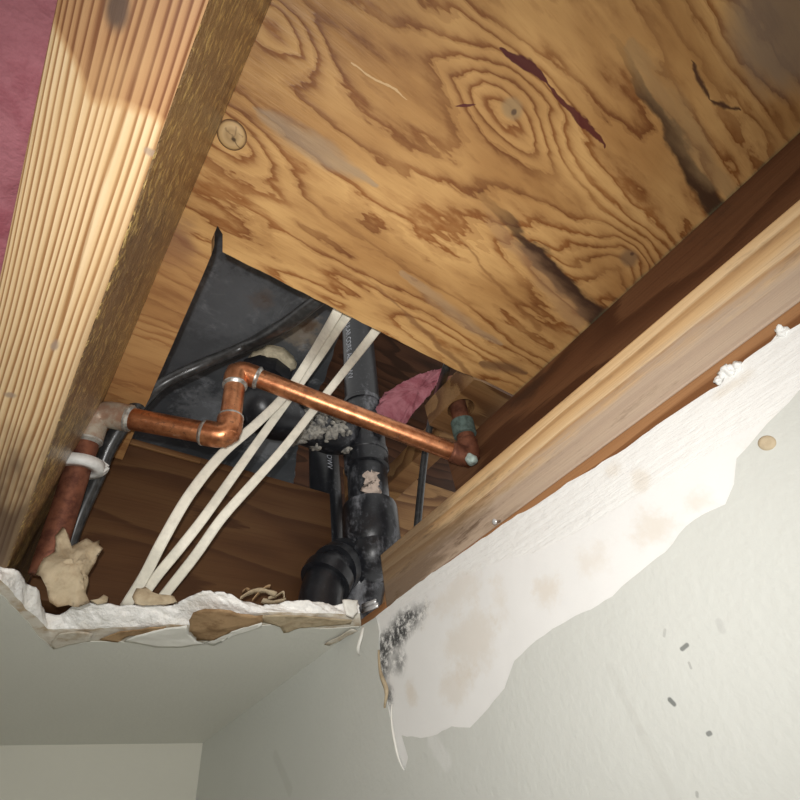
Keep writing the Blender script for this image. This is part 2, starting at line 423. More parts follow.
def wall_stains(t, c):
    py, pz = t.y, t.z
    wob = t.noise(t.stretch(1, 4, 4), 1.0, 4, .6); w2 = t.noise(t.stretch(1, 16, 16), 1.0, 5, .7); wob = t.noise(t.stretch(1, 7, 7), 1.0, 6, .68)
    def Q(u, v): p = onx(u, v, WX); return (p.y, p.z)
    def st(c, u, v, ru, rv, colr, amt, soft=.8, n=wob, na=5.5):
        a = Q(u, v); return t.mix(t.mul(t.blob(a, (ru, rv), py, pz, n, na, soft), amt), c, colr)
    for (u, v, ru, rv, a) in ((470, 640, .10, .07, .45), (446, 600, .14, .05, .4), (590, 560, .06, .035, .4), (545, 590, .05, .045, .55), (655, 530, .05, .05, .55), (700, 500, .04, .03, .5),
                              (410, 690, .035, .04, .6), (455, 690, .07, .05, .4), (500, 600, .04, .07, .4), (790, 425, .07, .035, .5), (640, 480, .02, .03, .5), (730, 385, .05, .015, .5), (610, 470, .03, .02, .45)):
        c = st(c, u, v, ru, rv, (.62, .53, .41), a * .75)
    for (u, v, ru, rv, a) in ((404, 622, .15, .05, .95), (392, 640, .09, .05, .95), (382, 660, .05, .08, .9), (398, 662, .05, .05, .7), (387, 697, .04, .04, .8)):
        q = Q(u, v); f = t.mul(t.blob(q, (ru, rv), py, pz, wob, 2.0, .7), t.step(t.noise(t.stretch(1, 30, 30), 1.0, 5, .75), .36, .56)); c = t.mix(t.mul(f, a), c, (.06, .06, .06))
    return c
def mat_wallpaper(name, base, rough=.85, gyp=False):
    t = T(name, rough, spec=.15)
    n = t.noise(t.stretch(1, 5, 5), 1.0, 4)
    c = t.mix(t.step(n, .35, .7, 0, .35), base, tuple(q * .93 for q in base))
    c = wall_stains(t, c)
    if gyp:
        f = t.noise(t.stretch(4, 4, 34), 1.0, 6, .7); f2 = t.noise(scale=26, detail=4)
        t.bump(t.add(f, t.mul(f2, .6)), .003, .45)
    else: t.bump(t.noise(scale=14, detail=4), .0015, .25)
    return t.done(c)
def mat_paint(name, base, wall=False, specks=()):
    t = T(name, .5, spec=.3)
    n = t.noise(scale=2.2, detail=3)
    c = t.mix(t.step(n, .35, .7, 0, .35), base, tuple(q * .95 for q in base))
    if wall:
        py, pz = t.y, t.z
        for (a, b, r, amt, colr) in specks:
            A = onx(*a, WX); B = onx(*b, WX)
            d, tt = t.seg((A.y, A.z), (B.y, B.z), py, pz)
            d = t.add(d, t.mul(t.sub(t.noise(scale=30), .5), r * .6))
            c = t.mix(t.step(d, r * .55, r * 1.15, amt, 0), c, colr)
    t.bump(t.add(t.noise(scale=5, detail=5, rough=.6), t.mul(t.noise(scale=42, detail=2), .35)), .0025, .35)
    return t.done(c)
def plain(name, base, rough=.6, metallic=0., spec=.3, var=.25, scale=8, bump=.0, to=None):
    t = T(name, rough, metallic, spec)
    n = t.noise(scale=scale, detail=5, rough=.65)
    c = t.mix(t.step(n, .40, .68), base, to if to else tuple(q * (1 - var) for q in base))
    if bump: t.bump(n, bump, .6)
    return t.done(c)
def mat_copper(name, dirty):
    t = T(name, .38, .9, .5)
    n = t.noise(scale=13, detail=5, rough=.65); n2 = t.noise(scale=40, detail=4, rough=.6)
    c = t.mix(t.step(n, .38, .66), (.66, .285, .135), (.42, .155, .07))
    c = t.mix(t.step(n2, .56, .68, 0, .6), c, (.22, .11, .07))
    f = t.step(t.noise(scale=16, detail=5, rough=.7), .62 - dirty * .25, .74 - dirty * .2)
    c = t.mix(t.mul(f, .8), c, (.50, .47, .38) if dirty > .2 else (.38, .30, .24))
    t.set('Metallic', t.m_('MULTIPLY_ADD', f, -.75, .9)); t.set('Roughness', t.m_('MULTIPLY_ADD', f, .4, .36))
    t.bump(n2, .0006, .3)
    return t.done(c)
def mat_abs(name, dust):
    t = T(name, .35, 0, .5)
    n = t.noise(t.stretch(7, 7, 3), 1.0, 5, .7); n2 = t.noise(scale=30, detail=4, rough=.7)
    c = t.mix(t.step(n2, .5, .8), (.012, .013, .016), (.03, .032, .038))
    f = t.step(t.add(t.mul(n, .7), t.mul(n2, .3)), .60 - dust * .22, .78 - dust * .1)
    c = t.mix(t.mul(f, .75), c, (.30, .31, .34))
    t.set('Roughness', t.m_('MULTIPLY_ADD', f, .45, .34))
    t.bump(n2, .0006, .3)
    return t.done(c)

M = {}
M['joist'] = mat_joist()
M['ply'] = mat_plywood()
def plate_finish(t, c, fib):
    # weathered grey lower edge, mould at the sawn end
    mm = t.noise(t.stretch(6, 2.0, 12), 1.0, 5, .68)
    zz = t.add(t.z, t.mul(t.sub(mm, .5), .28))
    c = t.mix(t.step(zz, 1.235, 1.135, 0, .85), c, (.47, .37, .29))
    dk = t.noise(t.stretch(14, 3.2, 20), 1.0, 5, .7)
    c = t.mix(t.mul(t.step(dk, .55, .70), t.step(t.y, .2, 1.4, .35, .9)), c, (.16, .10, .065))
    end = t.step(t.add(t.y, t.mul(t.sub(mm, .5), 2.6)), 1.0, 1.75)
    return t.mix(t.mul(end, .75), c, (.16, .105, .065))
M['plate'] = wood('plate_wood', 'y', (.76, .56, .33), (.66, .44, .225), (.47, .28, .13), freq=10, warp=.5, c1=(.2, 0, 1.3), finish=plate_finish)
M['lower_plate'] = wood('lower_plate_wood', 'y', (.37, .19, .085), (.31, .145, .06), (.19, .08, .03), freq=8, warp=.6, c1=(.3, 0, 1))
M['rim'] = wood('dark_joist_wood', 'y', (.155, .070, .031), (.125, .052, .023), (.08, .031, .013), freq=6, warp=1.4, c1=(.2, 0, 1), mould=(.58, .72, (.06, .028, .015)))
M['block'] = wood('blocking_wood', 'x', (.115, .055, .021), (.092, .040, .0145), (.062, .025, .009), freq=4, warp=1.6, c1=(0, .2, 1), mould=(.56, .76, (.10, .045, .018)))
M['tan'] = wood('tan_blocking_wood', 'x', (.26, .145, .058), (.20, .10, .039), (.11, .048, .017), freq=6, warp=1.3, c1=(0, .4, 1), mould=(.58, .74, (.12, .06, .025)))
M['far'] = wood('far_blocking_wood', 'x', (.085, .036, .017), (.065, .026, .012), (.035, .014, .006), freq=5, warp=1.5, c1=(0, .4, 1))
def mat_pan():
    t = T('black_pan', .55, spec=.35)
    c = t.mix(t.step(t.noise(scale=1.6, detail=3), .4, .65), (.055, .061, .068), (.105, .115, .125))
    c = t.mix(t.step(t.noise(scale=5, detail=6, rough=.7, dist=.6), .52, .78, 0, .75), c, (.36, .39, .42))
    n = t.noise(scale=14, detail=5, rough=.7)
    for (u, v, r, colr, amt) in ((262, 300, .07, (.10, .06, .035), .8), (303, 332, .12, (.30, .25, .18), .6), (308, 326, .05, (.10, .06, .035), .8), (268, 445, .16, (.42, .44, .46), .55), (225, 300, .3, (.16, .175, .19), .5), (210, 410, .2, (.30, .32, .34), .4)):
        p = onz(u, v, 2.72); c = t.mix(t.mul(t.blob((p.x, p.y), (r, r), t.x, t.y, n, 3.0, .5), amt), c, colr)
    t.bump(t.noise(scale=20, detail=5), .002, .4)
    return t.done(c)
M['pan'] = mat_pan()
M['pink'] = plain('pink_fibreglass', (.38, .15, .175), .95, spec=.05, scale=7, bump=.006, to=(.27, .08, .10))
M['paint_wall'] = mat_paint('wall_paint', (.595, .605, .565), True, (  # same paint as the ceiling, toned down to offset the near flash
    ((682, 649), (687, 645), 0.006600000000000001, .85, (.16, .17, .16)), ((670, 700), (674, 704), 0.007700000000000001, .9, (.16, .17, .16)), ((708, 734), (710, 733), 0.00605, .85, (.18, .19, .18)),
    ((665, 630), (664, 636), 0.0044, .4, (.3, .3, .28)), ((719, 622), (722, 630), 0.011000000000000001, .35, (.42, .42, .40)), ((689, 663), (691, 668), 0.0038500000000000006, .5, (.3, .3, .28)), ((697, 793), (697, 796), 0.0044, .6, (.3, .3, .28)),
    ((609, 667), (640, 730), .014, .28, (.50, .50, .46)), ((640, 730), (676, 800), .016, .28, (.50, .50, .46)), ((275, 755), (290, 790), .03, .3, (.45, .45, .41)), ((432, 740), (446, 762), .035, .45, (.72, .72, .70))))
M['paint_back'] = mat_paint('back_wall_paint', (.66, .645, .56))  # same paint as the right wall, kept lighter to offset flash falloff
M['paint_ceiling'] = mat_paint('ceiling_paint', (.66, .66, .60))  # the wall's paint too; lighter tone makes up for light lost with distance
M['wall_gyp'] = mat_wallpaper('wall_gypsum', (.80, .795, .77), .9, True)
M['wall_paper'] = mat_wallpaper('wall_face_paper', (.79, .785, .765))
M['gyp'] = mat_gypsum()
M['grey_paper'] = plain('torn_grey_paper', (.62, .58, .50), .9, spec=.1, scale=9, bump=.002, to=(.40, .30, .19))
M['kraft'] = plain('brown_kraft_paper', (.42, .28, .155), .9, spec=.1, scale=10, bump=.002, to=(.25, .155, .08))
M['beige'] = plain('beige_torn_paper', (.50, .41, .28), .95, spec=.05, scale=12, bump=.003, to=(.36, .28, .18))
M['white_paint'] = plain('white_paint_peel', (.80, .79, .73), .55, spec=.3, scale=6, var=.08)
M['copper'] = mat_copper('copper_tube', 0.0)
M['copper_dark'] = plain('dark_copper', (.25, .10, .058), .55, .6, scale=16, to=(.12, .045, .03), bump=.0006)
M['copper_film'] = plain('filmed_copper', (.33, .20, .135), .5, .35, scale=12, to=(.46, .41, .33), bump=.001)
M['solder'] = plain('solder', (.62, .62, .58), .4, .8, scale=30, var=.5)
M['verdigris'] = plain('green_oxide', (.13, .18, .16), .8, .2, scale=30, var=.5)
M['white_plastic'] = plain('white_plastic', (.72, .72, .69), .45, spec=.4, scale=20, var=.2)
M['cable'] = plain('cream_cable_sheath', (.84, .80, .68), .5, spec=.35, scale=14, var=.18)
M['black_cable'] = plain('black_cable_sheath', (.022, .022, .022), .32, spec=.5, scale=30, to=(.05, .05, .05))
M['abs'] = mat_abs('black_abs', .15)
M['abs_dusty'] = mat_abs('dusty_abs', .55)
M['gunk'] = plain('dried_cement_crust', (.42, .40, .35), .85, spec=.2, scale=22, bump=.004, to=(.12, .12, .12))
M['caulk'] = plain('yellowed_caulk', (.60, .55, .40), .85, scale=20, bump=.004, to=(.40, .36, .26))
M['pinkpatch'] = plain('pale_putty', (.62, .50, .42), .9, scale=25, var=.25)
M['print'] = plain('white_print', (.55, .57, .62), .7, scale=30, var=.3)
M['steel'] = plain('bright_steel', (.75, .75, .75), .3, .45, scale=20, var=.2)
M['floor'] = plain('grey_floor', (.35, .32, .28), .7, scale=2, var=.2)

# ------------------------------------------------------------------ the room
ZF = -HC / S
def frm_wall(off):
    return lambda a, b, d: (WX + off + d, a, b)
wall = None
# torn top of the wall board (pixels along its upper edge), far to near
topuv = [(364, 626), (395, 599), (430, 573), (465, 549), (500, 525), (540, 500), (560, 487), (600, 462), (640, 435), (680, 408), (718, 383), (726, 369), (737, 365), (742, 359), (770, 340), (778, 329), (787, 329), (800, 320), (840, 290), (900, 250)]
top = [(onx(u, v, WX).y, onx(u, v, WX).z) for u, v in topuv]
top = [(a, b) for a, b in top]
nearY = -3.0
topj = [(p[0], p[1]) for p in jag([(a, b, 0) for a, b in top], .03, .008, 2)]
core_poly = [(YB, ZF), (YB, 1.0)] + [(2.25, 1.0)] + topj + [(nearY, topj[-1][1]), (nearY, ZF)]
wall = sheet('wall_right', core_poly, frm_wall(.009), .053, M['wall_gyp'], kind='structure')
tag(wall, 'off-white drywall with bare torn patch below the timber plate', 'wall')
# paper left where the paint layer came off
paperuv = [(372, 624), (410, 600), (450, 580), (500, 561), (534, 552), (560, 540), (594, 522), (640, 494), (680, 470), (720, 446), (762, 421), (800, 404), (830, 420), (800, 520), (700, 620), (600, 720), (480, 770), (412, 776), (396, 752), (386, 705), (377, 670)]
pp = jag([(onx(u, v, WX).y, onx(u, v, WX).z, 0) for u, v in paperuv], .04, .006, 5, True)
sheet('face_paper', [(p[0], p[1]) for p in pp], frm_wall(.005), .0045, M['wall_paper'], wall)
# painted skin with its torn upper outline
skinuv = [(376, 617), (379, 632), (379, 655), (382, 683), (388, 708), (397, 757), (404, 772), (408, 758), (402, 735), (420, 739), (437, 735), (452, 727), (470, 728), (482, 716), (493, 702), (505, 688), (511, 670), (515, 660), (535, 641), (552, 628), (567, 621), (590, 609), (612, 596), (631, 579), (665, 552), (687, 526), (705, 513), (725, 504), (733, 485), (738, 458), (757, 437), (777, 414), (800, 390), (850, 350)]
sk = [(onx(u, v, WX).y, onx(u, v, WX).z, 0) for u, v in skinuv]
sk = [(p[0], p[1]) for p in jag(sk, .03, .006, 9)]
skin_poly = [(YB, ZF), (YB, 1.0), (2.2, 1.0)] + sk + [(nearY, sk[-1][1]), (nearY, ZF)]
skin = sheet('paint_skin', skin_poly, frm_wall(0), .005, M['paint_wall'], wall)
# curled white paint peels and slivers on the wall edge
def sliver(name, uv, x, wd, mat, parent, lift=.02, **kw):
    pts = smooth_path([onx(u, v, x) for u, v in uv], 5); n = len(pts); verts = []; faces = []
    for i, p in enumerate(pts):
        k = i / (n - 1); w_ = wd * math.sin(math.pi * min(max(k, .08), .95)) * (.8 + .4 * mn.noise(p * 9))
        out = Vector((-lift * math.sin(math.pi * k) - .003, 0, 0))
        for (a, b) in ((-1, 0), (0, -1), (1, 0), (0, .15)):
            verts.append(tuple(p + out + Vector((b * wd * .5, a * w_, a * w_ * .15))))
    for i in range(n - 1):
        for q in range(4): faces.append([i * 4 + q, i * 4 + (q + 1) % 4, i * 4 + 4 + (q + 1) % 4, i * 4 + 4 + q])
    faces += [[0, 1, 2, 3], [(n - 1) * 4 + q for q in (3, 2, 1, 0)]]
    return mesh_from(name, verts, faces, mat, parent, True, **kw)
sliver('paper_sliver', [(393, 704), (395, 722), (399, 742), (402, 758), (405, 770)], WX, .012, M['white_paint'], wall)
sliver('paper_sliver', [(380, 650), (384, 672), (390, 690), (386, 708)], WX, .020, M['beige'], wall)
sliver('paint_peel', [(365, 627), (366, 638), (363, 650), (361, 655)], WX - .02, .022, M['white_paint'], wall, .03)
# crumbs of gypsum hanging on the torn top edge
for (u, v, r) in ((724, 371, .020), (734, 366, .017), (780, 330, .016), (716, 379, .012)):
    c = onx(u, v, WX); bm = bmesh.new(); bmesh.ops.create_icosphere(bm, subdivisions=3, radius=r)
    for q in bm.verts:
        q.co = q.co * (1 + .9 * mn.noise(q.co * 75 + Vector((u, v, 0)))) + c + Vector((.012, 0, 0))
    bm_out('gypsum_crumb', bm, M['wall_gyp'], wall, True)
# filled nail head standing proud of the paint
c = onx(767, 443, WX)
o = lathe('nail_head', c + Vector((.004, 0, 0)), (-1, 0, 0), [(0, .022), (.006, .021), (.010, .017), (.011, .010), (.009, .004)], M['beige'], wall)

# back wall, left wall, floor
board('wall_back', -6.0, WX + .062, YB, YB + .062, ZF, ZD, M['paint_back'], bevel=0, kind='structure', label='plain dim beige wall below the ceiling at the back', cat='wall')
board('wall_left', -6.06, -6.0, -6.0, YB, ZF, ZD, M['paint_back'], bevel=0, kind='structure', label='plain side wall far outside the frame', cat='wall')
board('floor', -6.0, WX, -6.0, YB, ZF - .1, ZF, M['floor'], bevel=0, kind='structure', label='plain grey floor of the small room', cat='floor')

# ceiling: what is left of the drywall, with the broken edge
Buv = [(0, 594), (10, 604), (22, 616), (41, 639), (52, 648), (70, 645), (90, 642), (124, 642), (157, 645), (180, 645), (202, 643), (225, 636), (245, 629), (262, 626), (280, 624), (300, 626), (320, 629), (340, 628), (352, 627), (362, 627)]
Muv = [(0, 581), (10, 592), (26, 609), (40, 623), (49, 629), (68, 630), (90, 630), (112, 629), (140, 628), (169, 626), (191, 625), (215, 622), (232, 618), (250, 615), (268, 613), (290, 613), (310, 614), (330, 614), (348, 615), (360, 614)]
Tuv = [(0, 568), (12, 570), (24, 576), (35, 589), (46, 612), (60, 615), (74, 604), (90, 602), (115, 604), (145, 606), (172, 606), (190, 596), (202, 589), (222, 592), (240, 601), (262, 606), (285, 601), (310, 602), (335, 604), (358, 603)]
B = [onz(u, v, 1.0) for u, v in Buv]; Mm = [onz(u, v, 1.004) for u, v in Muv]; Tt = [onz(u, v, ZD) for u, v in Tuv]
left = [Vector((-1.45, -2.4, 1)), Vector((-1.5, 1.2, 1)), Vector((-1.25, 1.85, 1)), Vector((-.75, 2.05, 1)), Vector((-.4, 2.0, 1))]
def extend(pts, dz, dy): return [Vector((p.x, p.y + dy, dz)) for p in left] + pts
Be = extend(B, 1.0, .14); Me_ = extend(Mm, 1.004, .08); Te = extend(Tt, ZD, 0.0)
NS = 220
def resample(pts, n):
    d = [0]
    for i in range(1, len(pts)): d.append(d[-1] + (pts[i] - pts[i - 1]).length)
    # equal count per segment so the three contours stay in step
    out = []
    per = n // (len(pts) - 1)
    for i in range(len(pts) - 1):
        for j in range(per): out.append(pts[i].lerp(pts[i + 1], j / per))
    out.append(pts[-1]); return out
def torn(pts, amp, seed):
    out = []
    for p in pts:
        q = p * 11 + Vector((seed, 0, 0))
        out.append(p + Vector((amp * .5 * mn.noise(q), amp * (mn.noise(q + Vector((7, 7, 7))) + .5 * mn.noise(q * 3.1)), 0)))
    out[0] = pts[0]; out[-1] = pts[-1]
    return out
Br = torn(resample(Be, NS), .010, 1); Mr = torn(resample(Me_, NS), .016, 5); Tr = torn(resample(Te, NS), .035, 9)
# painted sheet: polygon between the torn contour and the room walls
cpoly = [(p.x, p.y) for p in Br] + [(WX, Br[-1].y), (WX, YB), (-6.0, YB), (-6.0, -2.4)]
def frm_c(a, b, d): return (a, b, 1.0 + d)
ceil = sheet('ceiling', cpoly, frm_c, .003, M['paint_ceiling'], kind='structure', label='painted drywall ceiling broken off in a ragged edge', cat='ceiling')
# gypsum behind the paint
ip = [(p.x, p.y) for p in Mr] + [(WX, Mr[-1].y), (WX, YB), (-6.0, YB), (-6.0, -2.4)]
n = len(Br); verts = []; faces = []; L = 9
for i in range(n):
    a, b, c_ = Br[i] + Vector((0, .004, .003)), Mr[i] + Vector((0, 0, .004)), Tr[i]
    verts.append(tuple(a)); verts.append(tuple(b))
    for l in range(1, L + 1):
        t_ = l / L; p = b.lerp(c_, t_)
        amp = .020 * math.sin(math.pi * min(1, t_ * .9 + .05))
        q = p * 16; dsp = mn.noise(q) + .7 * mn.noise(q * 2.6) + .35 * mn.noise(q * 6)
        p = p + Vector((0, -amp * dsp, -.35 * amp * dsp))
        verts.append(tuple(p))
    verts.append((c_.x, c_.y + .35, ZD + .002))
st = L + 3
for i in range(n - 1):
    for l in range(st - 1):
        faces.append([i * st + l, (i + 1) * st + l, (i + 1) * st + l + 1, i * st + l + 1])
gy = mesh_from('broken_gypsum', verts, faces, M['gyp'], ceil, True)
# sheet of exposed grey paper between paint and gypsum = first strip of that mesh
gy.data.materials.append(M['grey_paper'])
for i in range(n - 1): gy.data.polygons[i * (st - 1)].material_index = 1
# top paper/gypsum of the remaining sheet
tp = [(p.x, p.y + .2) for p in Tr] + [(WX, Tr[-1].y + .2), (WX, YB), (-6.0, YB), (-6.0, -2.4)]
sheet('upper_paper', tp, lambda a, b, d: (a, b, ZD - .004 + d), .004, M['grey_paper'], ceil)

def paper_patch(name, uv, z, mat, parent, bulge=.02, seed=0, thick=.004, drop=0.0, **kw):
    """torn paper lying under the broken edge; outline on the plane z"""
    ring = jag([onz(u, v, z) for u, v in uv], .025, .006, seed, True)
    c = sum(ring, Vector((0, 0, 0))) / len(ring); k = len(ring); L = 6; verts = []; faces = []
    for s in (0, 1):
        for l in range(L):
            t_ = 1 - l / L
            for p in ring:
                q = c + (p - c) * t_
                nz = bulge * (.6 * mn.noise(Vector((q.x * 9, q.y * 9, seed))) + .4 * mn.noise(Vector((q.x * 25, q.y * 25, seed))))
                verts.append((q.x, q.y, z - drop * (1 - t_) + nz + s * thick))
        verts.append((c.x, c.y, z - drop + s * thick))
    blk = L * k + 1
    for s in range(2):
        b = s * blk
        for l in range(L - 1):
            for i in range(k): faces.append([b + l * k + i, b + l * k + (i + 1) % k, b + (l + 1) * k + (i + 1) % k, b + (l + 1) * k + i])
        for i in range(k): faces.append([b + (L - 1) * k + i, b + (L - 1) * k + (i + 1) % k, b + L * k])
    for i in range(k): faces.append([i, (i + 1) % k, blk + (i + 1) % k, blk + i])
    return mesh_from(name, verts, faces, mat, parent, True, **kw)
paper_patch('kraft_paper', [(190, 630), (188, 622), (193, 613), (205, 609), (225, 611), (243, 614), (262, 617), (262, 623), (245, 628), (228, 633), (210, 641), (197, 641)], .985, M['kraft'], ceil, .015, 3, drop=.012)
paper_patch('kraft_paper', [(258, 622), (262, 616), (285, 615), (310, 617), (335, 619), (352, 621), (350, 625), (325, 626), (300, 629), (284, 633), (280, 626)], .99, M['beige'], ceil, .010, 4)
paper_patch('paint_flap', [(124, 642), (135, 636), (160, 630), (186, 626), (189, 634), (197, 642), (205, 644), (180, 647), (155, 647)], .985, M['white_paint'], ceil, .008, 6)
paper_patch('paint_flap', [(205, 644), (212, 641), (232, 632), (255, 625), (262, 623), (262, 627), (246, 632), (228, 638), (214, 646)], .982, M['white_paint'], ceil, .006, 7)
paper_patch('paper_tear', [(60, 634), (78, 632), (92, 634), (90, 641), (68, 645), (54, 649), (50, 643)], .992, M['grey_paper'], ceil, .008, 8)
paper_patch('paper_tear', [(100, 640), (120, 632), (150, 628), (166, 627), (160, 631), (130, 636), (118, 642)], .990, M['kraft'], ceil, .008, 9)
paper_patch('paint_flap', [(325, 645), (338, 638), (352, 629), (358, 631), (345, 638), (330, 646)], .985, M['grey_paper'], ceil, .008, 12)
# upstanding crumpled paper chunk and small curls along the break
lump('paper_flap', [(39, 574), (44, 560), (54, 548), (55, 535), (62, 529), (69, 533), (72, 541), (86, 535), (97, 539), (99, 550), (93, 562), (89, 577), (89, 600), (74, 607), (52, 600)], 2.14, .03, M['beige'], ceil, .055, 4)
lump('paper_curl', [(132, 598), (136, 589), (146, 586), (152, 592), (160, 596), (174, 597), (178, 603), (160, 606), (136, 605)], 2.2, .02, M['beige'], ceil, .02, 5)
lump('paper_curl', [(88, 602), (96, 600), (104, 594), (109, 597), (107, 603), (96, 605)], 2.3, .015, M['beige'], ceil, .015, 6)
lump('paper_curl', [(342, 600), (349, 600), (358, 600), (357, 606), (358, 612), (352, 618), (345, 616)], 1.95, .008, M['white_paint'], ceil, .01, 8)
for i, pts in enumerate(([(240, 598), (250, 592), (262, 590), (276, 594)], [(252, 600), (258, 593), (266, 587), (270, 586)], [(268, 598), (276, 596), (283, 592), (284, 598)], [(242, 592), (246, 589), (249, 590)], [(262, 600), (272, 602), (285, 600)])):
    path = smooth_path([ony(u, v, 2.16 + .02 * i) for u, v in pts], 6)
    tube('paper_curl', path, [.012 + .008 * mn.noise(p * 20) for p in path], M['kraft' if i % 2 else 'beige'], ceil, prof=[(1, 0), (.6, .35), (0, .2), (-1, .4), (-.9, .2), (0, 0)], up=(0, -1, .4))

# ------------------------------------------------------------------ timber
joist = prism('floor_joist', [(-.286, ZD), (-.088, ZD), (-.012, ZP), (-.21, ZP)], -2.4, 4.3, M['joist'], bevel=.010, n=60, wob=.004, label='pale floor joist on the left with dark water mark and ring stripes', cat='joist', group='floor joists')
rim = board('floor_joist', JX, JX + .19, -2.4, 1.62, 1.34, ZP, M['rim'], bevel=.008, label='dark reddish brown joist between plywood and pale wall plate', cat='joist', group='floor joists')
# knot on the dark joist
c = onx(603, 325, JX)
lathe('knot', c + Vector((.006, 0, 0)), (-1, 0, 0), [(0, .032), (.005, .030), (.006, .022), (.004, .008)], plain('rim_knot', (.13, .062, .028), .6, scale=30, to=(.07, .03, .014)), rim)
# plywood deck: one sheet with the rectangular cut-out and its saw slit
hx0 = .137; hy0 = 1.016; hy1 = 2.48
ply = [(-.6, -2.4), (2.4, -2.4), (2.4, 1.0)] + [(p[0], p[1]) for p in jag([(1.66, 1.0, 0), (1.50, 1.02, 0), (1.2, 1.022, 0), (.7, 1.018, 0), (.170, 1.016, 0)], .05, .004, 3)] + \
      [(.142, .945), (.112, .922), (hx0 - .022, .99)] + [(hx0 + .004 * mn.noise(Vector((0, y * 8, 0))) + (y - 1) * .03, y) for y in [1.05 + .1 * i for i in range(14)]] + [(hx0 + .045, hy1), (-.6, hy1)]
deck = sheet('plywood_deck', ply, lambda a, b, d: (a, b, ZP + d), .09, M['ply'], label='orange plywood subfloor with knots spanning the joists overhead', cat='plywood')
# round patch plug in the veneer
c = onz(232, 135, ZP)
tk = T('plug_wood', .6)
rr_, _ = tk.seg((c.x, c.y), (c.x, c.y), tk.x, tk.y)
cc_ = tk.ramp(tk.mul(rr_, 18), [(0, (.50, .33, .16)), (.30, (.40, .26, .12)), (.55, (.56, .38, .19)), (.74, (.50, .32, .14)), (.86, (.12, .06, .025)), (1, (.2, .1, .04))])
nz_ = tk.mul(tk.sub(tk.noise(scale=30, detail=3), .5), .03)
bl_ = tk.blob((c.x + .010, c.y + .008), (.009, .007), tk.x, tk.y, tk.noise(scale=60, detail=2), 1.5, .5); cc_ = tk.mix(tk.mul(bl_, .95), cc_, (.04, .022, .012))
for ax_, ay_, bx_, by_, k_ in ((.010, .008, .036, .026, .8), (.010, .008, -.024, -.012, .5), (.006, .004, .004, -.034, .45), (.02, -.02, .034, -.018, .4)):
    d_, _ = tk.seg((c.x + ax_, c.y + ay_), (c.x + bx_, c.y + by_), tk.add(tk.x, nz_), tk.sub(tk.y, nz_)); cc_ = tk.mix(tk.step(d_, .000, .0045, k_, 0), cc_, (.10, .055, .025))
cc_ = tk.mix(tk.step(tk.noise(scale=24, detail=3), .5, .7, 0, .5), cc_, (.40, .25, .12))
lathe('knot', c + Vector((0, 0, .004)), (0, 0, -1), [(0, .050), (.006, .050), (.009, .046), (.009, .001)], tk.done(cc_), deck)

plate = board('wall_plate', PX, PX + .55, -2.4, 2.0, 1.040, 1.338, M['plate'], bevel=.008, label='pale weathered timber plate along the top of the right wall', cat='timber')
lowp = board('lower_wall_plate', PX - .002, PX + .55, -2.4, 2.0, .84, 1.038, M['lower_plate'], bevel=.005, label='thin orange brown timber strip showing above the torn drywall', cat='timber')
board('strip_end', PX - .002, PX + .025, 2.0, 2.36, .90, 1.072, M['lower_plate'], lowp, bevel=.004)
# screw in the plate
c = onx(500, 521, PX); d = Vector((-1, .1, -.3))
sc = lathe('screw', c, d, [(0, .006), (.03, .006), (.032, .013), (.038, .013), (.040, .008)], M['steel'], plate, 12)
# dark blocking across the bay at the far side of the opening
board('blocking_board', .0, 1.54, 2.50, 2.67, ZD + .03, 2.085, M['block'], bevel=.008, label='brown blocking board across the bay behind the white cables', cat='timber')
blk = board('splintered_edge', .08, .6, 2.485, 2.50, 2.03, 2.06, M['tan'], bpy.data.objects['blocking_board'], bevel=.004)
# framing seen to the right of the stack
tanb = board('wall_blocking', 1.95, 5.2, 2.75, 2.93, ZD, 2.75, M['tan'], bevel=.01, label='tan blocking board in shadow right of the black stack', cat='timber')
board('far_blocking', -1.2, 5.4, 4.0, 4.18, ZD + .02, 5.3, M['far'], bevel=.01, label='dark reddish board closing the space behind the pipes', cat='timber')
board('upper_deck', 1.3, 5.6, 1.0, 4.6, 5.4, 5.5, M['far'], bevel=.01, label='dark wood deck high above the right side of the opening', cat='timber')
board('floor_cleat', 2.02, 2.20, 1.55, 3.5, 2.25, 2.42, M['tan'], bevel=.01, label='tan cleat running back beside the pink insulation', cat='timber')
# sole plate with a drilled hole where the copper stub goes up
hc = onz(461, 409, 1.985)
def holed(name, x0, x1, y0, y1, z0, z1, c, r, mat, **kw):
    n = 32; verts = []; faces = []
    ring = [(c.x + r * math.cos(2 * math.pi * i / n), c.y + r * math.sin(2 * math.pi * i / n)) for i in range(n)]
    def out(i):
        a = 2 * math.pi * i / n; dx, dy = math.cos(a), math.sin(a)
        s = min([((x1 if dx > 0 else x0) - c.x) / dx if abs(dx) > 1e-6 else 1e9, ((y1 if dy > 0 else y0) - c.y) / dy if abs(dy) > 1e-6 else 1e9])
        return (c.x + dx * s, c.y + dy * s)
    for z in (z0, z1):
        verts += [(*p, z) for p in ring] + [(*out(i), z) for i in range(n)]
    for i in range(n):
        j = (i + 1) % n
        faces += [[i, j, n + j, n + i], [2 * n + i, 3 * n + i, 3 * n + j, 2 * n + j], [i, 2 * n + i, 2 * n + j, j], [n + i, n + j, 3 * n + j, 3 * n + i]]
    return mesh_from(name, verts, faces, mat, None, **kw)
holed('sole_plate', 1.66, 2.35, 1.06, 1.50, 1.985, 2.16, hc, .085, M['tan'], label='short wood plate drilled for the copper stub under the plywood edge', cat='timber')

